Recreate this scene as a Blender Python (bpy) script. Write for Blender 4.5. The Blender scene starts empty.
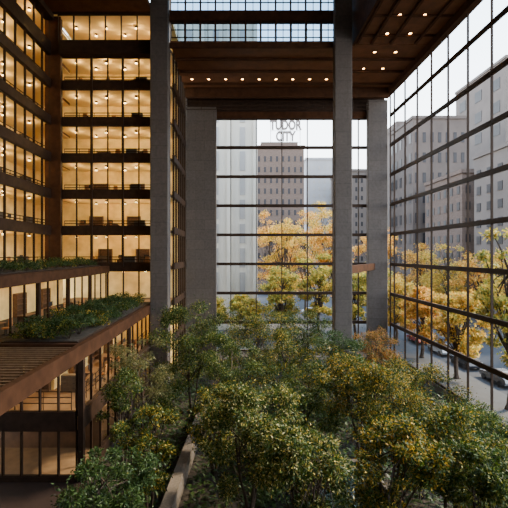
import bpy, math, random
import numpy as np
from mathutils import Vector
random.seed(5); rng = np.random.default_rng(11)
SC = bpy.context.scene; C = SC.collection
CZ, F, VX, VY = 14.0, 410.0, 238.0, 253.0
PI = math.pi
def wx(px, d): return (px - VX) * d / F
def wz(py, d): return CZ - (py - VY) * d / F
LV = [0.63 + 4 * k for k in range(11)]
ORD = ['zeroth','first','second','third','fourth','fifth','sixth','seventh','eighth','ninth','tenth','eleventh','twelfth','thirteenth','fourteenth','fifteenth','sixteenth']

# ------------------------------------------------------------------ materials
def nodes(name):
    m = bpy.data.materials.new(name); m.use_nodes = True
    nt = m.node_tree; nt.nodes.clear()
    out = nt.nodes.new('ShaderNodeOutputMaterial')
    return m, nt, out
def mat(name, col, rough=.6, metal=0., scale=3., var=.25, bump=0., spec=.4):
    m, nt, out = nodes(name); N = nt.nodes.new; L = nt.links.new
    tc = N('ShaderNodeTexCoord'); nz = N('ShaderNodeTexNoise'); nz.inputs['Scale'].default_value = scale; nz.inputs['Detail'].default_value = 5
    L(tc.outputs['Object'], nz.inputs['Vector'])
    r = N('ShaderNodeValToRGB')
    r.color_ramp.elements[0].position = .3; r.color_ramp.elements[1].position = .7
    r.color_ramp.elements[0].color = (*[c * (1 - var) for c in col], 1); r.color_ramp.elements[1].color = (*[min(1, c * (1 + var)) for c in col], 1)
    L(nz.outputs['Fac'], r.inputs['Fac'])
    b = N('ShaderNodeBsdfPrincipled'); b.inputs['Roughness'].default_value = rough; b.inputs['Metallic'].default_value = metal
    b.inputs['Specular IOR Level'].default_value = spec
    L(r.outputs['Color'], b.inputs['Base Color'])
    if bump:
        bp = N('ShaderNodeBump'); bp.inputs['Strength'].default_value = bump; bp.inputs['Distance'].default_value = .05
        L(nz.outputs['Fac'], bp.inputs['Height']); L(bp.outputs['Normal'], b.inputs['Normal'])
    L(b.outputs['BSDF'], out.inputs['Surface'])
    return m
def block_mat(name, col, mortar, bw, bh, ms=.02, var=.12, rough=.75):
    m, nt, out = nodes(name); N = nt.nodes.new; L = nt.links.new
    tc = N('ShaderNodeTexCoord'); sp = N('ShaderNodeSeparateXYZ'); L(tc.outputs['Object'], sp.inputs[0])
    ad = N('ShaderNodeMath'); ad.operation = 'ADD'; L(sp.outputs['X'], ad.inputs[0]); L(sp.outputs['Y'], ad.inputs[1])
    cb = N('ShaderNodeCombineXYZ'); L(ad.outputs[0], cb.inputs['X']); L(sp.outputs['Z'], cb.inputs['Y'])
    br = N('ShaderNodeTexBrick'); L(cb.outputs[0], br.inputs['Vector'])
    br.inputs['Scale'].default_value = 1; br.inputs['Brick Width'].default_value = bw; br.inputs['Row Height'].default_value = bh
    br.inputs['Mortar Size'].default_value = ms
    br.inputs['Color1'].default_value = (*[c * (1 - var) for c in col], 1); br.inputs['Color2'].default_value = (*[c * (1 + var) for c in col], 1)
    br.inputs['Mortar'].default_value = (*mortar, 1)
    nz = N('ShaderNodeTexNoise'); nz.inputs['Scale'].default_value = 4; nz.inputs['Detail'].default_value = 6; L(tc.outputs['Object'], nz.inputs['Vector'])
    mx = N('ShaderNodeMixRGB'); mx.blend_type = 'OVERLAY'; mx.inputs['Fac'].default_value = .35
    L(br.outputs['Color'], mx.inputs['Color1']); L(nz.outputs['Fac'], mx.inputs['Color2'])
    b = N('ShaderNodeBsdfPrincipled'); b.inputs['Roughness'].default_value = rough; b.inputs['Specular IOR Level'].default_value = .2
    L(mx.outputs['Color'], b.inputs['Base Color']); L(b.outputs['BSDF'], out.inputs['Surface'])
    return m
def emis(name, col, s):
    m, nt, out = nodes(name)
    e = nt.nodes.new('ShaderNodeEmission'); e.inputs['Color'].default_value = (*col, 1); e.inputs['Strength'].default_value = s
    nt.links.new(e.outputs[0], out.inputs['Surface']); return m
def glass(name, tint=(1, 1, 1), refl=.05):
    m, nt, out = nodes(name); N = nt.nodes.new; L = nt.links.new
    t = N('ShaderNodeBsdfTransparent'); t.inputs['Color'].default_value = (*tint, 1)
    g = N('ShaderNodeBsdfGlossy'); g.inputs['Roughness'].default_value = .02
    fr = N('ShaderNodeLayerWeight'); fr.inputs['Blend'].default_value = .2
    mu = N('ShaderNodeMath'); mu.operation = 'MULTIPLY'; mu.inputs[1].default_value = .35; L(fr.outputs['Fresnel'], mu.inputs[0])
    ad = N('ShaderNodeMath'); ad.operation = 'ADD'; ad.inputs[1].default_value = refl * .4; L(mu.outputs[0], ad.inputs[0])
    mx = N('ShaderNodeMixShader'); L(ad.outputs[0], mx.inputs[0]); L(t.outputs[0], mx.inputs[1]); L(g.outputs[0], mx.inputs[2])
    L(mx.outputs[0], out.inputs['Surface']); return m
def leafmat(name, cols, trans=.35):
    m, nt, out = nodes(name); N = nt.nodes.new; L = nt.links.new
    g = N('ShaderNodeNewGeometry'); r = N('ShaderNodeValToRGB'); r.color_ramp.interpolation = 'CONSTANT'
    el = r.color_ramp.elements
    for i, c in enumerate(cols):
        p = i / len(cols)
        if i == 0: e = el[0]; e.position = 0
        elif i == 1: e = el[1]; e.position = p
        else: e = el.new(p)
        e.color = (*c, 1)
    L(g.outputs['Random Per Island'], r.inputs['Fac'])
    d = N('ShaderNodeBsdfPrincipled'); d.inputs['Roughness'].default_value = .5; d.inputs['Specular IOR Level'].default_value = .3
    L(r.outputs['Color'], d.inputs['Base Color'])
    t = N('ShaderNodeBsdfTranslucent'); L(r.outputs['Color'], t.inputs['Color'])
    mx = N('ShaderNodeMixShader'); mx.inputs[0].default_value = trans
    L(d.outputs[0], mx.inputs[1]); L(t.outputs[0], mx.inputs[2]); L(mx.outputs[0], out.inputs['Surface']); return m

M = {}
M['steel'] = mat('weathering_steel', (.030, .016, .010), .6, 0, 2, .3, 0, .15)
M['beam'] = mat('rust_beam', (.054, .023, .011), .75, 0, 1.5, .3, 0, .08)
M['frame'] = mat('window_frame', (.032, .018, .011), .6, .0, 2, .2, 0, .12)
M['granite'] = block_mat('granite', (.088, .073, .065), (.055, .046, .041), 2.4, 1.33, .016, .07)
M['granite_flat'] = mat('granite_flat', (.13, .105, .085), .75, 0, 9, .25)
M['ceil'] = mat('dark_ceiling', (.115, .042, .015), .6, 0, 1.2, .25, 0, .2)
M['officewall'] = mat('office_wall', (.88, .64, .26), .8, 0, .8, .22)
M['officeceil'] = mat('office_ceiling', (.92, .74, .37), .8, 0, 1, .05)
M['officefloor'] = mat('office_floor', (.16, .09, .04), .7, 0, 2, .2)
M['panel'] = mat('dim_room_panelling', (.10, .05, .022), .55, 0, 1.5, .3)  # dark tone puts the dim ground floor's shade into its walls
M['wood'] = mat('wood', (.12, .06, .028), .5, 0, 5, .3)
M['slat'] = mat('slat_wood', (.15, .085, .045), .6, 0, 4, .25)
M['tanleather'] = mat('tan_leather', (.36, .16, .05), .5, 0, 5, .2)
M['black'] = mat('black_plastic', (.02, .02, .022), .5, 0, 5, .2)
M['greymetal'] = mat('grey_metal', (.09, .075, .06), .4, .3, 5, .15)
M['warm'] = emis('warm_lamp', (1, .68, .30), 26)
M['down'] = emis('downlight_lamp', (1, .50, .14), 30)
M['skyglass'] = glass('tinted_skylight_glass', (.24, .35, .45), .04)
M['soil'] = mat('soil', (.030, .022, .015), .95, 0, 4, .5, .5)
M['tile'] = block_mat('red_brick_paving', (.022, .012, .010), (.015, .010, .008), .3, .15, .012)
M['asphalt'] = mat('asphalt', (.024, .024, .027), .85, 0, 1, .15)
M['sidewalk'] = mat('sidewalk', (.050, .047, .045), .85, 0, 1, .12)
M['bark'] = mat('bark', (.048, .032, .022), .9, 0, 6, .4, .4)
M['water'] = mat('water', (.02, .035, .03), .08, 0, 2, .2, 0, .4)
M['white'] = mat('white_line', (.5, .5, .5), .7)
G1, G2, G3 = (.019, .042, .006), (.042, .078, .010), (.10, .13, .018)
Y1, Y2, Y3 = (.46, .30, .025), (.18, .145, .016), (.46, .36, .08)  # leaf yellows; the brightest also paint highlights into the foliage
M['leaf_green'] = leafmat('leaf_green', [G1, G2, G3, G2, G1, (.19, .18, .03), G1], .35)
M['leaf_mixed'] = leafmat('leaf_mixed', [G2, Y2, G3, G1, Y1, G2, (.20, .175, .03), G1, G1, G2], .35)
M['leaf_pale'] = leafmat('leaf_pale', [G3, Y3, G2, G1, (.48, .43, .20), Y2, G1, G2, G1, G2, G1, G3], .35)  # cream and pale yellow: leaf colour plus painted-in glints
M['leaf_yellow'] = leafmat('leaf_yellow', [Y1, G2, Y2, G1, (.36, .20, .02), G3, G1, Y2, G1, G2], .35)
M['leaf_russet'] = leafmat('leaf_russet', [(.30, .12, .025), (.20, .10, .02), G2, (.36, .18, .04)], .4)
M['leaf_dark'] = leafmat('leaf_dark', [(.020, .045, .011), (.034, .072, .016), (.058, .095, .025)], .35)
M['leaf_grey'] = leafmat('leaf_grey', [(.12, .12, .045), (.17, .15, .055), (.075, .095, .03)], .4)
M['fall_orange'] = leafmat('fall_orange', [(.66, .28, .035), (.72, .38, .06), (.46, .20, .03), (.74, .45, .10), (.30, .23, .04)], .45)
M['fall_yellow'] = leafmat('fall_yellow', [(.70, .42, .05), (.66, .36, .045), (.42, .33, .06), (.74, .48, .10), (.27, .25, .05)], .45)
M['fall_green'] = leafmat('fall_green', [(.28, .28, .05), (.46, .36, .06), (.17, .21, .045), (.60, .40, .07)], .45)

# ------------------------------------------------------------------ helpers
class MB:
    def __init__(s): s.v = []; s.f = []
    def box(s, x0, x1, y0, y1, z0, z1):
        b = len(s.v)
        s.v += [(x0,y0,z0),(x1,y0,z0),(x1,y1,z0),(x0,y1,z0),(x0,y0,z1),(x1,y0,z1),(x1,y1,z1),(x0,y1,z1)]
        s.f += [tuple(b+i for i in q) for q in ((0,3,2,1),(4,5,6,7),(0,1,5,4),(1,2,6,5),(2,3,7,6),(3,0,4,7))]; return s
    def chamfer(s, x0, x1, y0, y1, z0, z1, c):
        return s.prism([(x0+c,y0),(x1-c,y0),(x1,y0+c),(x1,y1-c),(x1-c,y1),(x0+c,y1),(x0,y1-c),(x0,y0+c)], z0, z1)
    def prism(s, pts, z0, z1):
        b = len(s.v); n = len(pts)
        s.v += [(x, y, z0) for x, y in pts] + [(x, y, z1) for x, y in pts]
        s.f += [tuple(b+i for i in reversed(range(n))), tuple(b+n+i for i in range(n))]
        s.f += [(b+i, b+(i+1) % n, b+n+(i+1) % n, b+n+i) for i in range(n)]; return s
    def side(s, pts, y0, y1, inset=None):
        b = len(s.v); n = len(pts)
        s.v += [(x, y0 + (inset[i] if inset else 0), z) for i, (x, z) in enumerate(pts)] + [(x, y1 - (inset[i] if inset else 0), z) for i, (x, z) in enumerate(pts)]
        s.f += [tuple(b+i for i in range(n)), tuple(b+n+i for i in reversed(range(n)))]
        s.f += [(b+(i+1) % n, b+i, b+n+i, b+n+(i+1) % n) for i in range(n)]; return s
    def quad(s, a, b_, c, d):
        b = len(s.v); s.v += [a, b_, c, d]; s.f.append((b, b+1, b+2, b+3)); return s
    def tube(s, a, b_, r0, r1=None, n=7):
        r1 = r0 if r1 is None else r1
        a = Vector(a); b_ = Vector(b_); d = (b_ - a).normalized()
        u = d.cross(Vector((0, 0, 1)) if abs(d.z) < .9 else Vector((1, 0, 0))).normalized(); w = d.cross(u)
        k = len(s.v)
        for p, r in ((a, r0), (b_, r1)):
            for i in range(n):
                t = 2 * PI * i / n; s.v.append(tuple(p + u * (r * math.cos(t)) + w * (r * math.sin(t))))
        s.f += [(k+i, k+(i+1) % n, k+n+(i+1) % n, k+n+i) for i in range(n)]
        s.f += [tuple(k+i for i in reversed(range(n))), tuple(k+n+i for i in range(n))]; return s
    def lathe(s, prof, cx=0, cy=0, n=16):
        k = len(s.v); m = len(prof)
        for r, z in prof:
            for i in range(n):
                t = 2*PI*i/n; s.v.append((cx + r*math.cos(t), cy + r*math.sin(t), z))
        for j in range(m-1):
            s.f += [(k+j*n+i, k+j*n+(i+1) % n, k+(j+1)*n+(i+1) % n, k+(j+1)*n+i) for i in range(n)]
        s.f += [tuple(k+i for i in reversed(range(n))), tuple(k+(m-1)*n+i for i in range(n))]; return s
    def mesh(s, name, m):
        me = bpy.data.meshes.new(name); me.from_pydata(s.v, [], s.f); me.materials.append(m); me.update(); return me
    def build(s, name, m, parent=None, loc=None):
        return link(name, s.mesh(name, m), parent, loc)
def link(name, me, parent=None, loc=None, rotz=0):
    o = bpy.data.objects.new(name, me); C.objects.link(o)
    if parent: o.parent = parent
    if loc: o.location = loc
    if rotz: o.rotation_euler = (0, 0, rotz)
    return o
def tag(o, label, cat, group=None, kind=None):
    o['label'] = label; o['category'] = cat
    if group: o['group'] = group
    if kind: o['kind'] = kind
    return o
def thing(name, label, cat, loc=(0,0,0), rotz=0, group=None):
    o = bpy.data.objects.new(name, None); C.objects.link(o); o.location = loc; o.rotation_euler = (0,0,rotz); o.empty_display_size = .2
    return tag(o, label, cat, group)
KIDS = {}
def kids(o): return [c for c in bpy.data.objects if c.parent == o]
def dup(root, loc, rotz=0, label=None):
    if root.name not in KIDS: KIDS[root.name] = [(c, kids(c)) for c in kids(root)]
    r = root.copy(); C.objects.link(r); r.location = loc; r.rotation_euler = (0,0,rotz)
    if label: r['label'] = label
    for c, gs in KIDS[root.name]:
        k = c.copy(); C.objects.link(k); k.parent = r
        for g in gs:
            q = g.copy(); C.objects.link(q); q.parent = k
    return r
def struct(name, mb, m, label=None, cat=None):
    o = mb.build(name, m); o['kind'] = 'structure'
    if label: o['label'] = label
    if cat: o['category'] = cat
    return o
TN = [0]; WN = [0]
def trim(mb, m, label, cat='beam'):
    TN[0] += 1; return struct('trim_%d' % TN[0], mb, m, label, cat)
WM = {}
def win(w, h, fw, fd, gl, loc, rot, label, ft=None, bars=None):
    key = (round(w,3), round(h,3), fw, fd, gl, ft, bars)
    if key not in WM:
        t = ft or fw
        a = MB(); a.box(0, fw, -fd/2, fd/2, 0, h).box(w-fw, w, -fd/2, fd/2, 0, h).box(fw, w-fw, -fd/2, fd/2, 0, t).box(fw, w-fw, -fd/2, fd/2, h-t, h)
        p = None
        if gl: p = MB().quad((fw,0,t),(w-fw,0,t),(w-fw,0,h-t),(fw,0,h-t)).mesh('pane', M[gl])
        bm = None
        if bars:
            bm = MB(); bw = .035
            for i in range(1, bars[0]): bm.box(w*i/bars[0]-bw, w*i/bars[0]+bw, -.06, .06, t, h-t)
            for i in range(1, bars[1]): bm.box(fw, w-fw, -.06, .06, h*i/bars[1]-bw, h*i/bars[1]+bw)
            bm = bm.mesh('glazing_bars', M['frame'])
        WM[key] = (a.mesh('window', M['frame']), p, bm)
    f, p, bm = WM[key]; WN[0] += 1
    o = bpy.data.objects.new('window_%d' % WN[0], f); C.objects.link(o); o.location = loc; o.rotation_euler = rot
    o['kind'] = 'structure'; o['label'] = label; o['category'] = 'window'
    if p: link('pane', p, o)
    if bm: link('glazing_bars', bm, o)
    return o
def facade(x, y, rz, nb, bw, rows, fw, fd, gl, desc, fromwhere, ft=None, r0=0):
    dx, dy = math.cos(rz), math.sin(rz)
    for r, (z0, z1) in enumerate(rows):
        for b in range(nb):
            win(bw, z1-z0, fw, fd, gl, (x+dx*bw*b, y+dy*bw*b, z0), (0, 0, rz), '%s, %s row up, %s from %s' % (desc, ORD[r+1+r0], ORD[b+1], fromwhere), ft)

# ------------------------------------------------------------------ foliage
def quads_mesh(name, V, m):
    n = len(V); me = bpy.data.meshes.new(name)
    me.vertices.add(4*n); me.vertices.foreach_set('co', V.reshape(-1).astype(np.float32))
    me.loops.add(4*n); me.loops.foreach_set('vertex_index', np.arange(4*n, dtype=np.int32))
    me.polygons.add(n); me.polygons.foreach_set('loop_start', np.arange(0, 4*n, 4, dtype=np.int32))
    me.update(calc_edges=True); me.materials.append(m); return me
def leaf_mesh(name, blobs, n, Ls, Ws, m, droop=.35, stray=.4):
    B = np.array(blobs, float); area = (B[:,3]*B[:,4] + B[:,3]*B[:,5] + B[:,4]*B[:,5]); idx = rng.choice(len(B), n, p=area/area.sum())
    u = rng.normal(size=(n,3)); u /= np.linalg.norm(u, axis=1)[:,None]
    r = rng.uniform(.1, 1.0, n)**.5 * (1 + np.minimum(1.2, .4*rng.normal(size=n)**2)*(rng.random(n) < stray))
    P = B[idx,:3] + u*B[idx,3:6]*r[:,None]
    d = u*.7 + rng.normal(size=(n,3))*.7; d[:,2] -= droop; d /= np.linalg.norm(d, axis=1)[:,None]
    q = u*.4 + rng.normal(size=(n,3))*.7; q[:,2] += .5
    s = np.cross(d, q); s /= (np.linalg.norm(s, axis=1)[:,None] + 1e-6); nn = np.cross(s, d)
    l = (Ls*rng.uniform(.65, 1.3, n))[:,None]; w = (Ws*rng.uniform(.7, 1.2, n))[:,None]
    V = np.empty((n,4,3)); V[:,0] = P; V[:,1] = P + d*l*.45 + s*w*.5 + nn*w*.15; V[:,2] = P + d*l; V[:,3] = P + d*l*.45 - s*w*.5 + nn*w*.15
    V[:,:,2] = np.maximum(V[:,:,2], .02 if B[:,2].min() > 0 else -9)
    return quads_mesh(name, V, m)
def crown(cz, hw, ch, k, br=(.32, .50), wild=0.):
    bl = []
    for i in range(k):
        t = 2*PI*(i*.618 + random.random()*.2); rr = math.sqrt((i+.5)/k)*(.78+.16*wild); z = random.uniform(-.9, .9)*math.sqrt(max(.08, 1-rr*rr*.75))
        if wild: rr *= random.uniform(.7, 1.15)
        s = random.uniform(*br)
        bl.append((hw*rr*math.cos(t), hw*rr*math.sin(t), cz + ch*z*.95, hw*s*random.uniform(.8,1.4), hw*s*random.uniform(.8,1.4), min(ch, hw)*s*random.uniform(.45,.9)))
    return bl
def tree(name, label, cat, loc, h, hw, ch, n, Ls, Ws, leaf, tr=.14, k=14, group=None, br=(.32,.5), wild=0., stems=1):
    t = thing(name, label, cat, loc, 0, group)
    bl = crown(h-ch, hw, ch, k, br, wild)
    link('foliage', leaf_mesh('foliage', bl, n, Ls, Ws, M[leaf]), t)
    b = MB()
    for st in range(stems):
        a = 2*PI*st/stems + random.random()
        off = Vector((math.cos(a), math.sin(a), 0))*(hw*.35 if stems > 1 else 0)
        base = Vector((math.cos(a), math.sin(a), 0))*(tr*1.3 if stems > 1 else 0)
        top = Vector((off.x, off.y, h-ch*.8)); pts = [base]
        for i in range(1, 6):
            pts.append(base.lerp(top, i/5) + Vector((random.uniform(-.12,.12)*tr*8, random.uniform(-.12,.12)*tr*8, 0)))
        b.tube(base, base+Vector((0,0,.25*tr/.14)), tr*1.6, tr*1.05)
        for i in range(5): b.tube(pts[i], pts[i+1], tr*(1.1-.13*i), tr*(1.1-.13*(i+1)))
        for j, q in enumerate(bl):
            if j % stems != st: continue
            s = pts[2 + j % 4]; e = Vector(q[:3]); mid = s.lerp(e, .5) + Vector((0,0,.1*hw))
            b.tube(s, mid, tr*.42, tr*.28, 5); b.tube(mid, e, tr*.28, tr*.1, 5)
    b.build('trunk', M['bark'], t)
    return t
def shrub(label, loc, h, hw, n, Ls, Ws, leaf, group=None, name='shrub'):
    t = thing(name, label, 'shrub', loc, 0, group)
    bl = crown(h*.58, hw, h*.42, 7, (.4, .6))
    link('foliage', leaf_mesh('foliage', bl, n, Ls, Ws, M[leaf], .1, .2), t)
    b = MB()
    for q in bl: b.tube((q[0]*.12, q[1]*.12, 0), q[:3], .025, .01, 5)
    b.build('stems', M['bark'], t); return t

# ------------------------------------------------------------------ setting: ground and shell
struct('floor', MB().box(-9.6, 20.25, -3, 55.75, -.4, 0), M['soil'], 'dark planted soil bed under the atrium trees', 'floor')
struct('floor_plaza', MB().box(-20.5, -8.6, -3, 24.0, .01, .63), M['tile'], 'red brick paving at the lower left below the pergola', 'floor')
struct('wall_rear', MB().box(-28, 21, -3.6, -3, 0, 43), M['granite'])
struct('wall_left', MB().box(-21.2, -20.8, -3, 21.9, 12.8, 41), M['granite'])
struct('wall_left_lower', MB().box(-21.2, -20.6, -3, 22, 0, 12.8), M['granite'])
struct('ceiling', MB().box(-7.2, 21.2, 43.5, 57.5, 36.2, 36.6), M['ceil'], 'dark bronze ceiling with a row of downlights over the far window', 'ceiling')
struct('ceiling_right', MB().box(12.3, 21.2, -3, 43.4, 36.2, 36.6), M['ceil'], 'dark bronze ceiling along the right glass wall', 'ceiling')
struct('ceiling_left', MB().box(-20.7, -9.3, 10, 44.2, 39.95, 40.5), M['ceil'], 'dark ceiling above the top row of left offices', 'ceiling')
struct('ceiling_roof', MB().box(-21.2, 21.2, -3, 44.5, 43.0, 43.5), M['ceil'])  # unseen roof, its opening closed up to keep the interior darker
struct('wall_fascia', MB().box(12.05, 12.3, 0, 43.3, 36.0, 42.9), M['beam'], 'brown side wall of the skylight well', 'wall')

# pillars
def pillar(label, x0, x1, y0, y1, z0, z1, c=.06, name='stone_pillar'):
    t = thing(name, label, 'pillar', ((x0+x1)/2, (y0+y1)/2, z0)); w, d = (x1-x0)/2, (y1-y0)/2
    MB().chamfer(-w, w, -d, d, 0, z1-z0, c).build('shaft', M['granite'], t)
    MB().box(-w-.05, w+.05, -d-.05, d+.05, 0, .4).build('base', M['granite_flat'], t); return t
pillar('tall grey granite pillar at the end of the left offices', -9.15, -7.3, 42.6, 44.4, 0, 42.9)
pillar('tall free-standing grey granite pillar in front of the far window', 10.0, 11.8, 42.3, 43.2, 0, 42.9)
pillar('broad granite pier on the left of the far window', -6.95, -2.92, 55.2, 56.1, 0, 33.8, name='stone_pier')
pillar('granite pier in the corner between the far window and right glass wall', 17.55, 20.2, 55.3, 56.1, 0, 34.8, name='stone_pier')
t = thing('steel_column', 'dark steel column in the corner between the two left office fronts', 'column', (-20.15, 45.0, 12.63))
MB().box(-.75, .75, -.35, .35, 0, 27.2).build('shaft', M['steel'], t)
MB().box(-.85, .85, -.45, -.3, 0, 27.2).build('flange', M['beam'], t)

# far window and right glass wall
BW = 25.5*56.4/F
rowsB = [(LV[k], LV[k+1]) for k in range(8)]
facade(wx(205.3, 56.4), 56.4, 0, 7, BW, rowsB, .055, .3, None, 'large far window pane', 'the left pier', .2)
rowsR = [(LV[k], LV[k+1]) for k in range(8)] + [(LV[8], 36.2)]
facade(20.5, 53.75, -PI/2, 10, 3.44, rowsR, .05, .18, None, 'large pane of the right glass wall', 'the far corner', .21)
facade(20.5, 55.2, -PI/2, 1, 1.45, rowsR, .05, .18, None, 'narrow corner pane of the right glass wall', 'the far corner', .21)
struct('wall_back_sill', MB().box(-4.4, 20.2, 56.2, 56.6, -.3, .63), M['granite_flat'])
struct('wall_right_sill', MB().box(20.3, 20.7, 19.3, 55.2, -.3, .63), M['granite_flat'])
trim(MB().box(-4.4, 20.2, 56.2, 56.6, 32.63, 33.5), M['beam'], 'brown beam along the top of the far window')
trim(MB().box(-7.0, 20.2, 54.6, 55.1, 34.9, 36.2), M['beam'], 'brown edge beam right under the ceiling above the far window')
trim(MB().box(-7.3, 20.4, 57.05, 57.4, 33.5, 36.2), M['steel'], 'dark panel between far window and ceiling', 'panel')
rl = thing('railing', 'thin dark railing across the top of the far window', 'railing', (-6.9, 54.4, 33.2))
for z in (0, .5, 1.1): MB().tube((0,0,z), (24.3,0,z), .05).build('rail', M['frame'], rl)
for i in range(13): MB().tube((i*2.02,0,0), (i*2.02,0,1.1), .04).build('post', M['frame'], rl)
trim(MB().box(20.0, 20.7, -3, 55.2, 35.4, 36.2), M['beam'], 'brown beam along the top of the right glass wall')
trim(MB().box(-7.25, 12.0, 43.25, 43.5, 35.8, 36.3), M['beam'], 'brown beam at the edge between skylight and far ceiling')
for i, yy in enumerate((46.5, 49.6, 53.2)):
    trim(MB().box(-7.0, 20.0, yy-.12, yy+.12, 35.95, 36.2), M['beam'], 'shallow ceiling rib over the far window, %s from the skylight' % ORD[i+1])
for i, xx in enumerate((12.5, 14.0, 16.0, 18.6)):
    trim(MB().box(xx-.12, xx+.12, -3, 43.0, 35.95, 36.2), M['beam'], 'long ceiling rib beside the right glass wall, %s from the skylight' % ORD[i+1])
for i in range(6):
    trim(MB().box(12.65, 20.0, 41.5-3.44*i-.08, 41.5-3.44*i+.08, 36.02, 36.2), M['beam'], 'short cross rib on the right ceiling, %s from the far end' % ORD[i+1])
d = Vector((18.3-11.6, 55.4-43.1)).normalized(); nx, ny = -d.y*.2, d.x*.2
trim(MB().prism([(11.6-nx,43.1-ny),(18.3-nx,55.4-ny),(18.3+nx,55.4+ny),(11.6+nx,43.1+ny)], 11.9, 12.75), M['beam'], 'short brown beam joining the free-standing pillar to the corner pier')
# skylight
SW = 19.2/12
for r, (z0, z1, y) in enumerate(((36.25, 38.65, 43.65), (39.7, 42.9, 43.65))):
    for c in range(12):
        win(SW, z1-z0, .09, .25, 'skyglass', (-7.2+SW*c, y, z0), (0, 0, 0), 'blue-grey skylight pane, %s band up, %s from left pillar' % (ORD[r+1], ORD[c+1]), .08, (2, 3))
trim(MB().box(-7.25, 12.0, 43.2, 44.0, 38.65, 39.7), M['beam'], 'wide brown beam between the two skylight bands')
for i in range(11):
    x = -7.2 + SW*(i+1)
    trim(MB().box(x-.1, x+.1, 43.25, 43.5, 36.3, 38.65), M['beam'], 'brown upright in front of lower skylight band, %s from the left' % ORD[i+1])

# downlights
p = thing('downlight', 'round warm ceiling downlight', 'ceiling light', (0,0,0), 0, 'downlights over the far window')
MB().lathe([(.24, .0), (.24, -.06), (.17, -.06), (.17, -.01)]).build('trim_ring', M['beam'], p)
MB().lathe([(.15, -.02), (.15, -.05)]).build('lens', M['down'], p)
spots = [(wx(192 + 16.8*i, 52), 52.0, 'warm downlight in the row over the far window, %s from the left' % ORD[i+1]) for i in range(9)]
for xx, nm in ((15.0, 'inner row'), (17.3, 'outer row')):
    for j, yy in enumerate((49.0, 45.0, 41.2, 38.0)):
        spots.append((xx, yy, 'warm downlight beside right glass wall, %s, %s from the far end' % (nm, ORD[j+1])))
for i, (x, y, l) in enumerate(spots):
    if i == 0: p.location = (x, y, 36.2); p['label'] = l
    else:
        o = dup(p, (x, y, 36.2), 0, l)
        if i >= 9: o['group'] = 'downlights beside the right glass wall'

# ------------------------------------------------------------------ left offices
rowsO = [(LV[k]+.42, LV[k+1]-.52) for k in range(3, 8)] + [(LV[8]+.42, LV[9]-1.0)]
rowTop = [(LV[9]+.45, 39.9)]
facade(-19.5, 45.2, 0, 6, 10.3/6, rowsO, .055, .22, None, 'lit window on the back-left office front', 'the corner column')
facade(-19.5, 44.4, 0, 6, 10.3/6, rowTop, .055, .22, None, 'lit window on the projecting top back-left floor', 'the corner column', None, 6)
facade(-14.35, 45.2, 0, 3, 10.3/6, [(LV[2]+.4, LV[3]-.5)], .06, .22, None, 'terrace-level window below the lit back-left offices', 'the left')
facade(-20.5, 44.6-13*1.72, PI/2, 13, 1.72, rowsO+rowTop, .055, .2, None, 'lit window on the far left office front', 'the near end')
facade(-7.15, 45.4, PI/2, 5, 1.92, [(LV[k]+.3, LV[k+1]-.3) for k in range(0, 9)], .07, .22, None, 'narrow window in the recess behind left pillar', 'the pillar')
for k in range(3, 10):
    L = LV[k]; low = 1.0 if k == 9 else .52; y0 = 44.2 if k == 9 else 45.0
    trim(MB().box(-19.35, -9.2, y0, 45.4, L-low, L+.42 if k < 9 else L+.44), M['steel'], 'dark steel floor band on back-left offices, %s from the bottom' % ORD[k-2], 'floor band')
    trim(MB().box(-20.75, -20.3, 22.0, 44.6, L-low, L+.42), M['steel'], 'dark steel floor band on far left offices, %s from the bottom' % ORD[k-2], 'floor band')
    r = thing('railing', 'thin dark rail behind back-left office glass, %s floor up' % ORD[k-2], 'railing', (-19.3, 45.6, L))
    for z in (.75, 1.05): MB().tube((0,0,z),(10.0,0,z), .045).build('rail', M['frame'], r)
    for i in range(7): MB().tube((i*1.66,0,0),(i*1.66,0,1.05), .025).build('post', M['frame'], r)
    r = thing('railing', 'thin dark rail behind far left office glass, %s floor up' % ORD[k-2], 'railing', (-20.9, 24, L))
    for z in (.75, 1.05): MB().tube((0,0,z),(0,20.4,z), .045).build('rail', M['frame'], r)
    for i in range(13): MB().tube((0,i*1.7,0),(0,i*1.7,1.05), .025).build('post', M['frame'], r)
trim(MB().box(-20.3, -9.2, 43.9, 44.3, 39.9, 40.9), M['steel'], 'dark steel band above the top lit row of back-left offices', 'floor band')
trim(MB().box(-20.9, -19.9, 20, 44.3, 39.3, 39.95), M['steel'], 'dark steel band above the top lit row of far left offices', 'floor band')
for k in range(0, 10):
    trim(MB().box(-7.28, -7.02, 45.3, 55.1, LV[k]-.3, LV[k]+.3), M['steel'], 'dark floor band in recess behind left pillar, %s from the bottom' % ORD[k+1], 'floor band')
for i, X in enumerate((-19.5+10.3/6*2, -19.5+10.3/6*4)):
    trim(MB().box(X-.11, X+.11, 44.85, 45.0, 12.63, 35.6), M['steel'], 'dark vertical post on back-left offices, %s from the corner' % ORD[i+1], 'post')
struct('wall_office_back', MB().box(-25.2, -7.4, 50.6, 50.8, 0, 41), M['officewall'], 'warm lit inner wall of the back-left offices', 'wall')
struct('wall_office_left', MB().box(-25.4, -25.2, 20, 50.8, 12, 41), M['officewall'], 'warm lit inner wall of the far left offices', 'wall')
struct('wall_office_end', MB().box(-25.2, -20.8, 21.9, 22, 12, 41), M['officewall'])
struct('wall_back_left', MB().box(-26, -7.0, 56.2, 56.6, 0, 41), M['granite'])
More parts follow.
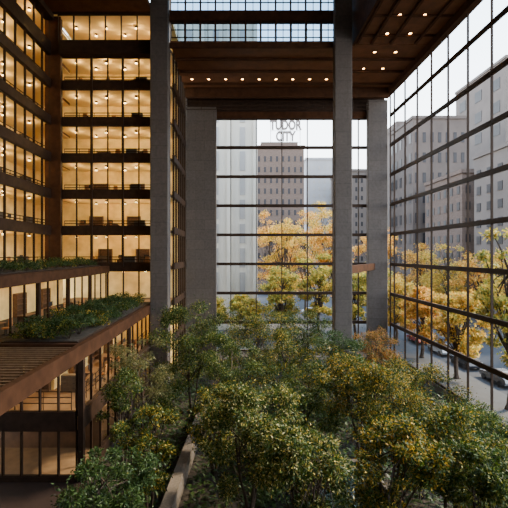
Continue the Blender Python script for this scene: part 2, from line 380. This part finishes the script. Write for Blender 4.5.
for k in range(2, 11):
    L = LV[k]
    struct('floor_office', MB().box(-20.3, -7.4, 45.45, 50.6, L-.34, L), M['officefloor'])
    struct('floor_office', MB().box(-25.2, -20.76, 22, 50.6, L-.34, L), M['officefloor'])
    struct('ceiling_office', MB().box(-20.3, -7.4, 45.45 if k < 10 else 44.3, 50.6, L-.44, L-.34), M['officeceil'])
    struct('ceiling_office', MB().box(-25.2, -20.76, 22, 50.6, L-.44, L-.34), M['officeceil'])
# office ceiling lights: a small pendant fixture with a real lamp under it
lp = thing('office_ceiling_light', '', 'ceiling light', (0,0,0), 0, 'office ceiling lights')
MB().lathe([(.16, 0), (.16, -.05), (.05, -.06), (.05, -.12), (.15, -.20), (.15, -.24)], 0, 0, 12).build('housing', M['beam'], lp)
MB().lathe([(.13, -.23), (.13, -.26)], 0, 0, 12).build('diffuser', M['warm'], lp)
def lamp_data(name, e):
    l = bpy.data.lights.new(name, 'POINT'); l.energy = e; l.color = (1, .62, .23); l.shadow_soft_size = .05; return l
PL = lamp_data('office_lamp', 74); PB = lamp_data('terrace_lamp', 84); PG = lamp_data('ground_lamp', 14)
used = set()
def put(o, loc, rz, label):
    if o.name not in used: o.location = loc; o.rotation_euler.z = rz; o['label'] = label; used.add(o.name)
    else: dup(o, loc, rz, label)
def light(x, y, z, rz, l, data=None):
    put(lp, (x, y, z), rz, l)
    q = bpy.data.objects.new('lamp', data or PL); C.objects.link(q); q.location = (x, y, z-.42)
for k in range(3, 10):
    z = LV[k+1]-.44; fl = ORD[k-2]
    for i in range(6): light(-18.6+1.72*i, (47.2, 48.8)[i % 2], z, 0, 'small warm ceiling light, back-left offices, %s floor up, %s from corner' % (fl, ORD[i+1]))
    for i in range(6): light((-22.2, -23.6)[i % 2], 43.6-2.4*i, z, 0, 'small warm ceiling light, far left offices, %s floor up, %s from corner' % (fl, ORD[i+1]))
for i in range(2): light(-13.4+2.6*i, 47.9, LV[3]-.44, 0, 'small ceiling light behind terrace-level window, %s from the left' % ORD[i+1])

# furniture behind the glass
dk = thing('office_desk', '', 'desk', (0,0,0), 0, 'desks behind the office glass')
MB().box(-.8, .8, -.38, .38, .70, .75).build('desktop', M['wood'], dk)
for sx in (-1, 1):
    for sy in (-1, 1): MB().box(sx*.74-.03, sx*.74+.03, sy*.33-.03, sy*.33+.03, 0, .7).build('leg', M['black'], dk)
MB().box(-.7, .7, .31, .34, .3, .69).build('modesty_panel', M['wood'], dk)
ch = thing('office_chair', '', 'chair', (0,0,0), 0, 'chairs behind the office glass')
MB().chamfer(-.26, .26, -.25, .25, .43, .51, .06).build('seat', M['tanleather'], ch)
MB().side([(-.24,.6),(.24,.6),(.22,1.12),(-.22,1.12)], .22, .28).build('backrest', M['tanleather'], ch)
MB().tube((0,0,.08),(0,0,.43), .035).tube((0,.25,.46),(0,.27,.7), .025).build('post', M['black'], ch)
bb = MB()
for i in range(5): bb.tube((0,0,.08), (.3*math.cos(i*1.2566), .3*math.sin(i*1.2566), .02), .025, .02)
bb.build('base', M['black'], ch)
mo = thing('monitor', '', 'monitor', (0,0,0), 0, 'monitors on the office desks')
MB().box(-.3, .3, -.02, .02, .14, .52).build('screen', M['black'], mo)
MB().tube((0,.03,.02),(0,.03,.2), .02).box(-.12, .12, -.08, .1, 0, .02).build('stand', M['black'], mo)
bc = thing('bookcase', '', 'bookcase', (0,0,0), 0, 'bookcases against the office walls')
for s in (-1, 1): MB().box(s*.8-.03, s*.8+.03, -.18, .18, 0, 2.0).build('side_panel', M['wood'], bc)
for i in range(5): MB().box(-.77, .77, -.17, .17, .02+.48*i, .06+.48*i).build('shelf', M['wood'], bc)
MB().box(-.77, .77, .17, .18, 0, 2.0).build('back_panel', M['wood'], bc)
fc = thing('filing_cabinet', '', 'cabinet', (0,0,0), 0, 'filing cabinets behind the office glass')
MB().box(-.6, .6, -.25, .25, 0, 1.15).build('body', M['greymetal'], fc)
for sx in (-1, 1):
    for j in range(3):
        dr = MB().box(sx*.3-.27, sx*.3+.27, -.27, -.25, .06+.36*j, .38+.36*j).build('drawer', M['greymetal'], fc)
        MB().box(sx*.3-.08, sx*.3+.08, -.3, -.27, .25+.36*j, .28+.36*j).build('handle', M['black'], dr)
def desk_set(x, y, z, rz, where, mon=True):
    c, s = math.cos(rz), math.sin(rz)
    def tr(a, b): return (x + a*c - b*s, y + a*s + b*c)
    put(dk, (x, y, z), rz, 'wooden desk, ' + where); put(ch, (*tr(.1, -.80), z), rz + PI, 'tan swivel chair, ' + where)
    if mon: put(mo, (*tr(-.2, .05), z+.75), rz, 'black monitor, ' + where)
def shelf(x, y, z, rz, where): put(bc, (x, y, z), rz, 'wooden bookcase, ' + where)
for k in range(3, 10):
    fl = ORD[k-2]; jit = (0, .9, .4, 1.3, .2, .7, 1.1, .5, 0, .8)[k]
    for i in range(3):
        desk_set(-17.8+3.1*i + jit, 47.1+(i*k % 2)*.5, LV[k], 0, 'back-left offices, %s floor up, %s from corner' % (fl, ORD[i+1]), (i+k) % 3 != 0)
        desk_set(-22.3-(i*k % 2)*.4, 43.2-3.3*i - jit, LV[k], -PI/2, 'far left offices, %s floor up, %s from corner' % (fl, ORD[i+1]), (i+k) % 3 != 1)
    for i in range(2):
        shelf(-17.6+4.6*i+jit, 50.38, LV[k], 0, 'back-left offices, %s floor up, %s from corner' % (fl, ORD[i+1]))
        shelf(-24.98, 41.5-5*i-jit, LV[k], PI/2, 'far left offices, %s floor up, %s from corner' % (fl, ORD[i+1]))
        put(fc, (-15.2+4.4*i-jit, 45.95 if i else 50.33, LV[k]), 0 if i == 0 else PI, 'grey filing cabinet, back-left offices, %s floor up, %s from corner' % (fl, ORD[i+1]))
        put(fc, (-21.3, 41.9-5.2*i-jit, LV[k]), -PI/2, 'grey filing cabinet, far left offices, %s floor up, %s from corner' % (fl, ORD[i+1]))

# ------------------------------------------------------------------ stepped terraces, lower left
BZ0, BZ1 = 3.6, 4.7
facade(-9.35, 24.4, PI/2, 12, 20.6/12, [(.9, BZ0), (BZ1, 7.8)], .05, .14, None, 'lit window under lower terrace facing the trees', 'the near corner')
facade(-9.5-10*1.092, 24.2, 0, 10, 1.092, [(BZ1, 7.8)], .045, .2, None, 'lit window under the pergola end of lower terrace', 'the left')
facade(-9.5-10*1.092, 24.2, 0, 10, 1.092, [(.9, BZ0)], .045, .2, None, 'dark ground-floor window under the pergola end', 'the left')
for i, (z0, z1) in enumerate(((.2, .9), (BZ0, BZ1))):
    trim(MB().box(-9.5, -9.15, 24.4, 45.0, z0, z1), M['steel'], 'dark floor band facing the trees under lower terrace, %s up' % ORD[i+1], 'floor band')
    trim(MB().box(-20.5, -9.56, 24.05, 24.38, z0, z1), M['steel'], 'dark floor band under the pergola end, %s up' % ORD[i+1], 'floor band')
trim(MB().box(-9.45, -9.1, 9.0, 45.0, 7.8, 8.7), M['beam'], 'long rust brown beam along the edge of the lower planted terrace')
trim(MB().box(-20.5, -9.45, 24.05, 24.4, 7.8, 8.7), M['beam'], 'rust brown beam over the windows at the pergola end')
trim(MB().box(-9.4, -9.08, 24.05, 24.38, 0, 7.8), M['steel'], 'dark corner post below the long rust beam', 'post')
trim(MB().box(-9.3, -9.1, 34.5, 34.9, .63, 7.8), M['steel'], 'dark post midway below the long rust beam', 'post')
struct('floor_lower_terrace', MB().box(-20.5, -9.48, 24.4, 45.0, 8.2, 8.6), M['soil'])
struct('ceiling_lower_block', MB().box(-20.5, -9.6, 24.4, 45.0, 8.1, 8.2), M['officeceil'])
struct('floor_lower_block', MB().box(-20.5, -9.6, 24.4, 45.0, 4.3, 4.63), M['officefloor'])
struct('ceiling_ground_block', MB().box(-20.5, -9.6, 24.4, 45.0, 4.2, 4.3), M['officeceil'])
struct('floor_ground_block', MB().box(-20.5, -9.6, 24.4, 45.0, .2, .63), M['officefloor'])
struct('wall_lower_block', MB().box(-12.9, -12.7, 28.5, 45.0, 4.63, 8.1), M['officewall'])
struct('wall_lower_block_end', MB().box(-20.5, -12.7, 28.3, 28.5, 4.63, 8.1), M['officewall'])
struct('wall_ground_block', MB().box(-13.3, -13.1, 28.5, 45.0, .63, 4.2), M['panel'])
struct('wall_ground_block_end', MB().box(-20.5, -9.6, 28.3, 28.5, .63, 4.2), M['panel'])
struct('wall_lower_block_rear', MB().box(-20.5, -9.2, 45.0, 45.2, 0, 8.6), M['officewall'])
for i in range(6): light(-11.2, 26.3+3.3*i, 8.1, 0, 'small ceiling light under the lower terrace, %s from the pergola' % ORD[i+1], PL)
for i in range(3): light(-11.2, 31+5*i, 4.2, 0, 'small ground-floor ceiling light under lower terrace, %s from the pergola' % ORD[i+1], PG)
light(-14.2, 26.2, 4.2, 0, 'dim ceiling light in the dark ground-floor room', PG)
for i in range(3): light(-18.4+2.2*i, 26.4, 8.1, 0, 'small ceiling light behind pergola-end window, %s from the left' % ORD[i+1], PL)
for i in range(3): desk_set(-10.9, 30.5+4.6*i, 4.63, PI/2, 'under the lower terrace, %s from the pergola' % ORD[i+1])
for i in range(3): shelf(-12.48, 31.5+4*i, 4.63, PI/2, 'under the lower terrace, %s from the pergola' % ORD[i+1])
for i in range(3): shelf(-17.6+1.95*i, 28.08, 4.63, 0, 'behind pergola-end windows, %s from the left' % ORD[i+1])
put(fc, (-11.4, 28.0, 4.63), 0, 'grey filing cabinet behind the lit pergola-end windows')
rl = thing('railing', 'thin metal handrail inside the lit pergola-end window', 'railing', (-20.2, 24.62, 4.63))
for z in (.4, .75, 1.1): MB().tube((0,0,z),(10.2,0,z), .03).build('rail', M['frame'], rl)
for i in range(7): MB().tube((i*1.7,0,0),(i*1.7,0,1.1), .025).build('post', M['frame'], rl)
rl = thing('railing', 'long metal handrail inside the windows facing the trees', 'railing', (-9.9, 25.0, 4.63))
for z in (.4, .75, 1.1): MB().tube((0,0,z),(0,19.5,z), .03).build('rail', M['frame'], rl)
for i in range(12): MB().tube((0,i*1.77,0),(0,i*1.77,1.1), .025).build('post', M['frame'], rl)
# upper block
facade(-14.5, 24.4, PI/2, 12, 20.6/12, [(LV[2]+.15, 11.95)], .05, .12, None, 'tall lit window above the lower planted terrace', 'the near end')
trim(MB().box(-14.7, -14.1, 16.0, 45.0, 11.95, 12.7), M['beam'], 'rust brown beam along the edge of the upper planted terrace')
for i in range(5):
    trim(MB().box(-14.35, -14.2, 24.3+5.15*i-.11, 24.3+5.15*i+.11, 8.63, 11.95), M['steel'], 'dark post below the upper terrace beam, %s from the near end' % ORD[i+1], 'post')
struct('floor_upper_terrace', MB().box(-20.3, -14.75, 16, 44.6, 12.2, 12.6), M['soil'])
struct('ceiling_upper_block', MB().box(-20.3, -14.75, 22, 45.0, 12.1, 12.2), M['officeceil'])
struct('wall_upper_block', MB().box(-19.4, -19.2, 22, 45.0, 8.6, 12.1), M['officewall'])
for i in range(5): light(-16.6, 25.5+4*i, 12.1, 0, 'small ceiling light under the upper terrace, %s from near end' % ORD[i+1], PB)
for i in range(4): desk_set(-16.2, 27.2+4.3*i, 8.6, PI/2, 'under the upper terrace, %s from near end' % ORD[i+1], i % 2 == 0)
for i in range(4): shelf(-18.98, 26.5+4.6*i, 8.6, PI/2, 'under the upper terrace, %s from near end' % ORD[i+1])
# planters and shrubs
pl = thing('planter', 'long soil-filled planter along the lower terrace', 'planter', (-11.85, 34.7, 8.6))
MB().box(-2.3, 2.3, -10.2, 10.2, 0, .15).build('box', M['steel'], pl); MB().box(-2.2, 2.2, -10.1, 10.1, .15, .18).build('soil', M['soil'], pl)
pl = thing('planter', 'narrow soil-filled planter along the upper terrace', 'planter', (-15.8, 32.5, 12.6))
MB().box(-.9, .9, -12, 12, 0, .15).build('box', M['steel'], pl); MB().box(-.8, .8, -11.9, 11.9, .15, .18).build('soil', M['soil'], pl)
lf = ['leaf_green', 'leaf_dark', 'leaf_mixed', 'leaf_dark']; hue = ['green', 'deep green', 'yellowish green', 'dark glossy']
for i in range(13):
    y = 25.3 + 1.42*i
    for j, (xx, nm) in enumerate(((-10.5, 'beam-side row'), (-11.8, 'middle row'), (-13.0, 'window-side row'))):
        k = (i*3+j*2+i//2) % 4
        shrub('%s shrub on lower terrace, %s, %s from the pergola' % (hue[k], nm, ORD[i+1]), (xx+random.uniform(-.15,.15), y, 8.78), random.uniform(.7, 1.4), random.uniform(.85, 1.02), 850, .17, .07, lf[k], 'shrubs on the lower terrace')
for i in range(14):
    k = (i*3) % 4
    shrub('%s shrub on upper terrace, %s from the near end' % (hue[k], ORD[i+1]), (-15.5, 22+1.6*i, 12.78), random.uniform(.6, 1.0), .8, 480, .17, .07, lf[k], 'shrubs on the upper terrace')
# pergola
pg = thing('pergola', 'brown slatted pergola beside the long rust beam', 'pergola', (-14.2, 9.0, 7.7))
MB().box(-.2, .2, 0, 15.0, 0, .8).build('beam', M['beam'], pg)
for i in range(33): MB().box(.2, 4.72, .3+.45*i, .3+.45*i+.12, .8, .88).build('slat', M['slat'], pg)
for x in (1.6, 3.1): MB().box(x, x+.12, 0, 15.0, .62, .79).build('purlin', M['beam'], pg)
MB().box(-.2, .2, .4, .8, -7.07, 0).build('post', M['steel'], pg)

# ------------------------------------------------------------------ garden
b = MB(); x0, y0, x1, y1 = -3.9, 17, -2.8, 38
d = Vector((x1-x0, y1-y0)).normalized(); nx, ny = -d.y*.3, d.x*.3
b.prism([(x0-nx,y0-ny),(x1-nx,y1-ny),(x1+nx,y1+ny),(x0+nx,y0+ny)], 0, 1.1)
tag(b.build('planter_wall', M['granite_flat']), 'pale granite planter wall running back between the trees', 'wall')
po = thing('garden_pool', 'square still pool with granite rim among the trees', 'pool', (6.2, 24.0, 0))
MB().box(-2, 2, -2.9, -2.5, 0, .55).box(-2, 2, 2.5, 2.9, 0, .55).box(-2.4, -2, -2.9, 2.9, 0, .55).box(2, 2.4, -2.9, 2.9, 0, .55).build('rim', M['granite_flat'], po)
MB().box(-2, 2, -2.5, 2.5, 0, .4).build('water', M['water'], po)
n = 20000
P = np.stack([rng.uniform(-8.3, 19.8, n), rng.uniform(17, 54.5, n), rng.uniform(.05, .45, n)], 1)
keep = ~((abs(P[:,0]-6.2) < 2.8) & (abs(P[:,1]-24) < 3.3)) & (abs(P[:,0]-(-3.9+(P[:,1]-17)*1.1/21)) > .7) & ~((abs(P[:,0]-10.9) < 1.4) & (abs(P[:,1]-42.8) < 1.2)) & ~((P[:,0] < -6.8) & (P[:,1] > 42.0)) & ~((P[:,0] < -8.1) & (P[:,1] < 24.5)); P = P[keep]; n = len(P)
a = rng.uniform(0, 2*PI, n); d = np.stack([np.cos(a), np.sin(a), rng.uniform(-.1, .7, n)], 1); s = np.stack([-np.sin(a), np.cos(a), np.zeros(n)], 1)
V = np.empty((n,4,3)); V[:,0] = P; V[:,1] = P + d*.16 + s*.08; V[:,2] = P + d*.34; V[:,3] = P + d*.16 - s*.08
g = link('ground_cover', quads_mesh('ground_cover', V, M['leaf_dark'])); tag(g, 'low dark green leaves covering the garden soil', 'ground cover', None, 'stuff')

T = [ # px, depth, top py, half width px, crown half height m, leaves, leaf, label
 (192, 36.5, 294, 42, 4.4, 16500, 'leaf_green', 'tall broad green tree in front of the left pillar and pier'),
 (254, 46, 298, 33, 4.1, 12000, 'leaf_mixed', 'yellow-green tree directly below the middle of far window'),
 (304, 50.5, 306, 26, 3.9, 10000, 'leaf_green', 'rounded green tree left of the foot of free-standing pillar'),
 (372, 49, 323, 23, 3.2, 7500, 'leaf_russet', 'small russet brown tree by the corner pier'),
 (250, 21.5, 363, 53, 3.5, 22500, 'leaf_pale', 'large pale speckled tree in the middle foreground'),
 (364, 26.5, 344, 48, 3.6, 22500, 'leaf_yellow', 'large golden yellow-green tree right of the foreground middle'),
 (452, 21, 390, 50, 3.1, 20500, 'leaf_mixed', 'big bushy olive tree in the lower right corner'),
 (142, 30.5, 324, 31, 3.7, 7500, 'leaf_grey', 'thin airy grey-green tree beside the lower terrace windows'),
 (110, 16.5, 440, 44, 2.1, 9500, 'leaf_dark', 'deep green feathery tree in the lower left foreground'),
 (294, 38.5, 320, 38, 4.0, 15500, 'leaf_mixed', 'mid-height tree behind the pale foreground tree'),
 (416, 35, 356, 40, 3.4, 14000, 'leaf_yellow', 'golden tree close to the right glass wall'),
 (232, 31.5, 328, 34, 3.9, 13000, 'leaf_green', 'green tree left of centre behind the pale speckled tree'),
 (306, 17.8, 418, 47, 2.6, 16000, 'leaf_pale', 'pale cream-leaved tree at the bottom centre'),
 (392, 18.3, 412, 44, 2.7, 16500, 'leaf_yellow', 'dense yellow tree at bottom right of the centre'),
 (482, 28, 396, 36, 2.7, 10500, 'leaf_green', 'green tree at the right edge under the glass wall'),
 (348, 37.5, 323, 26, 3.1, 9500, 'leaf_dark', 'dark green tree just in front of the free-standing pillar'),
 (302, 28.5, 353, 34, 3.2, 12500, 'leaf_green', 'green tree between the pale tree and golden tree'),
 (124, 25.5, 358, 20, 2.8, 5000, 'leaf_green', 'slender green tree against the windows below the long rust beam'),
 (148, 22, 396, 27, 2.8, 8000, 'leaf_mixed', 'olive tree left of the pale planter wall'),
 (214, 26, 364, 25, 2.9, 8000, 'leaf_mixed', 'narrow yellow-flecked tree just right of the pale planter wall'),
 (488, 16.8, 438, 44, 2.2, 13500, 'leaf_green', 'green tree filling the bottom right corner of the garden'),
]
for px, d, tp, hw, cr, n, leaf, label in T:
    h = wz(tp, d); X = wx(px, d)
    tree('garden_tree', label, 'tree', (X, d, 0), h, hw*d/F, cr, int(n*1.05), .17 if d < 34 else .20, .066 if d < 34 else .078, leaf, .085, 36, None, (.10, .29), 1.1, 3)
sp = [(-6.2,34),(-6.3,38.5),(0.6,26.5),(0,37.5),(-.9,18.6),(1.6,28.5),(9.8,30.5),(10.4,23.5),(13,38.5),(14.5,25.5),(13.2,31),(17.5,42),(17.6,32),(7.5,33.5),(-1,48),(6,45),(13,51.5),(17.5,46),(-5,44),(-6.2,18.5),(-6.2,27),(2,23)]
for i, (x, y) in enumerate(sp):
    k = i % 4
    shrub('%s understorey shrub between the garden trees, one of many in shade' % hue[k], (x, y, 0), random.uniform(1.6, 3.0), random.uniform(1.0, 1.35), 1500, .20, .08, lf[k], '%s understorey shrubs' % hue[k], 'garden_shrub')

# ------------------------------------------------------------------ outside
struct('ground_street', MB().box(20.75, 400, -60, 600, -.5, .2), M['asphalt'], 'grey street outside the glass walls', 'street')
struct('ground_street_far', MB().box(-300, 20.75, 57.5, 600, -.5, .2), M['asphalt'], 'grey street beyond the far window', 'street')
struct('ground_sidewalk', MB().box(20.8, 26.0, -20, 200, .2, .35), M['sidewalk'], 'pavement along the right glass wall', 'pavement')
struct('ground_sidewalk_across', MB().box(41, 48, -20, 300, .2, .35), M['sidewalk'], 'pavement on the other side of the right-hand street', 'pavement')
struct('ground_sidewalk_far', MB().box(-60, 20.7, 57.5, 82, .2, .35), M['sidewalk'], 'pavement beyond the far window', 'pavement')
M['farglass'] = mat('far_window_glass', (.028, .026, .028), .35, 0, .5, .3, 0, .15)
M['pale'] = mat('pale_concrete', (.52, .47, .39), .85, 0, .2, .06)
M['palejoint'] = mat('pale_building_window', (.30, .28, .26), .4, 0, .3, .1)
M['brick'] = block_mat('red_brick_wall', (.105, .074, .060), (.10, .076, .062), .6, .3, .02, .1, .9)
M['brown'] = mat('brown_brick', (.072, .055, .047), .85, 0, .2, .18)
M['tan'] = mat('tan_brick', (.105, .085, .074), .85, 0, .2, .12)
M['haze'] = mat('hazy_stone', (.30, .29, .29), .85, 0, .2, .08)  # distance haze put into a paler stone colour
M['signpaint'] = mat('sign_paint', (.13, .11, .10), .7, 0, 1, .1)
def building(label, x0, x1, y0, y1, h, m, nx, nz, ny=0, sidex=None, zoff=6, ww=.5, wh=.55, top=None, name='apartment_building', wm='farglass'):
    t = thing(name, label, 'building', ((x0+x1)/2, (y0+y1)/2, .2)); w, d = (x1-x0)/2, (y1-y0)/2
    MB().box(-w, w, -d, d, 0, h).build('wall', m, t)
    MB().box(-w-.3, w+.3, -d-.3, d+.3, h, h+.9).build('cornice', m, t)
    if top:
        for (a, b, c) in top: MB().box(-w*a, w*a, -d*a, d*a, h+b, h+c).build('upper_storey', m, t)
    sx, sz = 2*w/nx, (h-zoff-1)/nz
    fr = MB().box(-sx*ww/2, sx*ww/2, -.12, .1, 0, sz*wh).mesh('window', M[wm])
    fs = None
    for k in range(nz):
        for i in range(nx): link('window', fr, t, (-w+sx*(i+.5), -d, zoff+sz*k))
        if ny:
            sy = 2*d/ny
            if fs is None: fs = MB().box(-.12, .12, -sy*ww/2, sy*ww/2, 0, sz*wh).mesh('window', M[wm])
            for j in range(ny): link('window', fs, t, (sidex*w, -d+sy*(j+.5), zoff+sz*k))
    return t
b = building('large pale concrete building filling the left of the far window', -16, 3.2, 74, 88, 56, M['pale'], 4, 11, 0, None, 7, .2, .8, None, 'apartment_building', 'palejoint')
for i in range(5): MB().box(-9.5+i*4.75-.35, -9.5+i*4.75+.35, -7.6, -7.0, 0, 56).build('pilaster', M['pale'], b)
building('dark brick apartment tower with a rooftop sign seen through far window', wx(256,140), wx(304,140), 140, 158, 50, M['brick'], 8, 12, 0, None, 5, .35, .5, [(.78, .9, 2.6)])
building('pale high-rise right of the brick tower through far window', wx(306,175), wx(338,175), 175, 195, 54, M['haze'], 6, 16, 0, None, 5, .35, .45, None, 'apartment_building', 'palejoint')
building('tan apartment house behind the free-standing pillar and far window', wx(342,150), wx(376,150), 150, 168, 44, M['tan'], 6, 12, 0, None, 5, .35, .5)
sg = thing('rooftop_sign', 'open-frame rooftop sign with TUDOR CITY lettering on the brick tower', 'sign', (wx(287,140), 144.5, 52.8))
fr = MB()
for x in (-5.2, -1.7, 1.7, 5.2): fr.tube((x, .3, 0), (x, .3, 9.1), .1)
for z in (.7, 4.7, 8.9): fr.tube((-5.4, .3, z), (5.4, .3, z), .08)
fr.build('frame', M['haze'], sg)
for txt, z, sz in (('TUDOR', 5.1, 4.6), ('CITY', 1.1, 4.6)):
    cu = bpy.data.curves.new('t', 'FONT'); cu.body = txt; cu.size = sz; cu.extrude = .12; cu.offset = .2; cu.align_x = 'CENTER'
    to = bpy.data.objects.new('t', cu); C.objects.link(to); bpy.context.view_layer.update()
    me = bpy.data.meshes.new_from_object(to.evaluated_get(bpy.context.evaluated_depsgraph_get())); bpy.data.objects.remove(to)
    me.materials.clear(); me.materials.append(M['signpaint'])
    o = link('lettering', me, sg, (0, 0, z)); o.rotation_euler = (PI/2, 0, 0); o.scale = (.68, 1, 1)
building('slim dark tower seen through the far end of right glass wall', wx(393,190), wx(432,190), 190, 215, 71, M['brown'], 6, 16, 0, None, 6, .4, .5, [(.6, .9, 6)])
building('brown brick apartment block across the right-hand street', 52, 68, 122, 140, 54, M['brown'], 7, 8, 5, -1, 5, .4, .5)
building('brown apartment block across the right-hand street, nearest the camera', 53, 72, 70, 92, 35, M['tan'], 6, 8, 6, -1, 5, .4, .5)
building('tall hazy building behind the blocks at the right edge', 85, 115, 130, 160, 76, M['tan'], 8, 9, 3, -1, 8, .4, .5)
building('red brick house between the blocks across the right-hand street', 53, 67, 97, 116, 33, M['brick'], 5, 7, 6, -1, 5, .4, .5)
A = [(23.8, 36, 18, 2.8, 'fall_green', 'tall yellow-green street tree right outside the glass wall, nearest the camera'),
     (24.0, 45, 10.5, 2.7, 'fall_yellow', 'golden street tree outside the right glass wall, second from camera'),
     (24.2, 54, 10.0, 2.7, 'fall_orange', 'orange street tree outside the right glass wall, third from camera'),
     (24.3, 63, 11, 3.0, 'fall_yellow', 'yellow street tree outside the corner of the two glass walls'),
     (24.3, 73, 13, 3.4, 'fall_green', 'yellow-green street tree beyond the glass corner, farthest along near pavement'),
     (45, 44, 17, 4.2, 'fall_green', 'tall yellow-green tree across the right-hand street, nearest the camera'),
     (45, 54.5, 15, 4.2, 'fall_orange', 'orange tree across the right-hand street, second from camera'),
     (45, 65, 17, 4.4, 'fall_yellow', 'yellow tree across the right-hand street, third from camera'),
     (45, 76, 15, 4.6, 'fall_orange', 'orange tree across the right-hand street, fourth from camera'),
     (45, 88, 18, 4.8, 'fall_yellow', 'yellow tree across the right-hand street, fifth from camera'),
     (45, 101, 18, 5.0, 'fall_orange', 'orange tree across the right-hand street, farthest'),
     (9.0, 78.6, 22.5, 4.4, 'fall_yellow', 'tall yellow tree beyond the far window in front of brick tower'),
     (14.4, 88, 24.5, 4.8, 'fall_orange', 'tall orange tree beyond the far window beside the free-standing pillar'),
     (17.8, 76.5, 22, 3.5, 'fall_orange', 'tall orange-gold tree beyond the far window right of the pillar'),
     (7.6, 99, 25.5, 4.6, 'fall_orange', 'orange tree beyond the far window, behind the tall yellow tree'),
     (20.5, 100, 28, 5.0, 'fall_yellow', 'yellow tree farthest beyond the far window, right of the pillar'),
     (31, 91, 22, 4.4, 'fall_orange', 'orange tree beyond the corner pier at the street end'),
     (1.4, 67, 7.5, 2.4, 'fall_green', 'small greenish yellow tree in front of the pale building'),
     (-4.5, 68, 7.0, 2.4, 'fall_green', 'small tree in front of the pale building, beside the left pier'),
     (6.8, 65, 12, 2.9, 'fall_green', 'low yellow-green tree at the middle of the far window'),
     (13.2, 67, 15, 3.2, 'fall_green', 'yellow-green tree beyond the window, just left of the pillar'),
     (17.6, 62, 12, 2.4, 'fall_green', 'low yellow-green tree beyond the far window near corner pier')]
for x, y, h, hw, leaf, label in A:
    g0 = .35 if (x < 26 and y < 82) or (41 < x < 48) or (20.8 < x < 26) else .2
    tree('street_tree', label, 'tree', (x, y, g0), h, hw, h*.42, 7200, .38, .19, leaf, .22, 42, None, (.10, .29), 1.)
def car(label, loc, rz, col):
    m = mat('car_paint', col, .25, .2, 1, .03, 0, .6)
    t = thing('car', label, 'car', loc, rz)
    prof = [(-2.2,.35),(2.15,.35),(2.28,.55),(2.2,.8),(1.3,.95),(.65,1.0),(-1.75,1.05),(-2.2,.95),(-2.3,.6)]
    MB().side(prof, -.88, .88, [.08,.08,.1,.08,.03,.02,.03,.08,.1]).build('body', m, t)
    MB().side([(.95,.98),(.25,1.45),(-1.2,1.47),(-1.85,1.03)], -.82, .82, [.02,.16,.16,.02]).build('window_glass', M['farglass'], t)
    MB().side([(.28,1.44),(.2,1.5),(-1.15,1.52),(-1.25,1.46)], -.68, .68, [.0,.06,.06,0]).build('roof', m, t)
    for sx in (-1.4, 1.4):
        for sy in (-1, 1): MB().tube((sx, sy*.68, .32), (sx, sy*.9, .32), .32, .32, 14).build('wheel', M['black'], t)
    for sy in (-1, 1): MB().box(2.12, 2.24, sy*.6-.16, sy*.6+.16, .66, .78).build('headlight', M['white'], t)
    return t
CARS = [(28.0, 44, PI/2, (.16,.16,.17), 'silver grey car parked at the kerb, nearest outside the right glass wall'), (28.0, 50.5, PI/2, (.03,.03,.035), 'black car parked behind the silver car outside'),
        (28.1, 57, PI/2, (.28,.28,.28), 'pale grey car parked outside the right glass wall'), (28.0, 64, PI/2, (.2,.03,.025), 'dark red car parked near the corner outside'),
        (38.6, 55, -PI/2, (.06,.08,.13), 'dark blue car across the right-hand street'), (38.6, 66, -PI/2, (.28,.28,.29), 'pale car across the right-hand street'),
        (33.5, 60, PI/2, (.45,.28,.03), 'yellow taxi driving in the right-hand street'),
        (3.0, 92.8, 0, (.5,.5,.5), 'white car beyond the far window, leftmost of three'), (9.5, 92.8, 0, (.05,.05,.06), 'black car beyond the far window, middle of three'), (17.0, 94, 0, (.3,.32,.35), 'grey car beyond the far window, rightmost of three')]
for x, y, r, col, l in CARS: car(l, (x, y, .2), r, col)
for i in range(8): struct('ground_lane_line', MB().box(30.9, 31.05, 36+8*i, 39+8*i, .2, .215), M['white'])

# ------------------------------------------------------------------ light, world, camera
w = bpy.data.worlds.new('sky'); SC.world = w; w.use_nodes = True; nt = w.node_tree; nt.nodes.clear()
o = nt.nodes.new('ShaderNodeOutputWorld'); bg = nt.nodes.new('ShaderNodeBackground'); tc = nt.nodes.new('ShaderNodeTexCoord'); sp = nt.nodes.new('ShaderNodeSeparateXYZ'); r = nt.nodes.new('ShaderNodeValToRGB')
nt.links.new(tc.outputs['Generated'], sp.inputs[0]); nt.links.new(sp.outputs['Z'], r.inputs['Fac']); nt.links.new(r.outputs['Color'], bg.inputs['Color']); nt.links.new(bg.outputs[0], o.inputs['Surface'])
e = r.color_ramp.elements; e[0].position = 0; e[0].color = (.98, .97, .95, 1); e[1].position = .75; e[1].color = (.36, .56, .84, 1)
k = e.new(.3); k.color = (.84, .93, 1, 1)
bg.inputs['Strength'].default_value = 8.0
sl = bpy.data.lights.new('sun', 'SUN'); sl.energy = 13.0; sl.angle = math.radians(9); sl.color = (1, .85, .60)
so = bpy.data.objects.new('sun', sl); C.objects.link(so)
so.rotation_euler = Vector((-.70, -.30, -.66)).to_track_quat('-Z', 'Y').to_euler()
cam = bpy.data.cameras.new('camera'); co = bpy.data.objects.new('camera', cam); C.objects.link(co)
co.location = (0, 0, CZ); co.rotation_euler = (PI/2, 0, 0); cam.sensor_width = 36; cam.sensor_fit = 'HORIZONTAL'; cam.lens = 36*F/508; cam.shift_x = 16/508; cam.clip_end = 2000
SC.camera = co
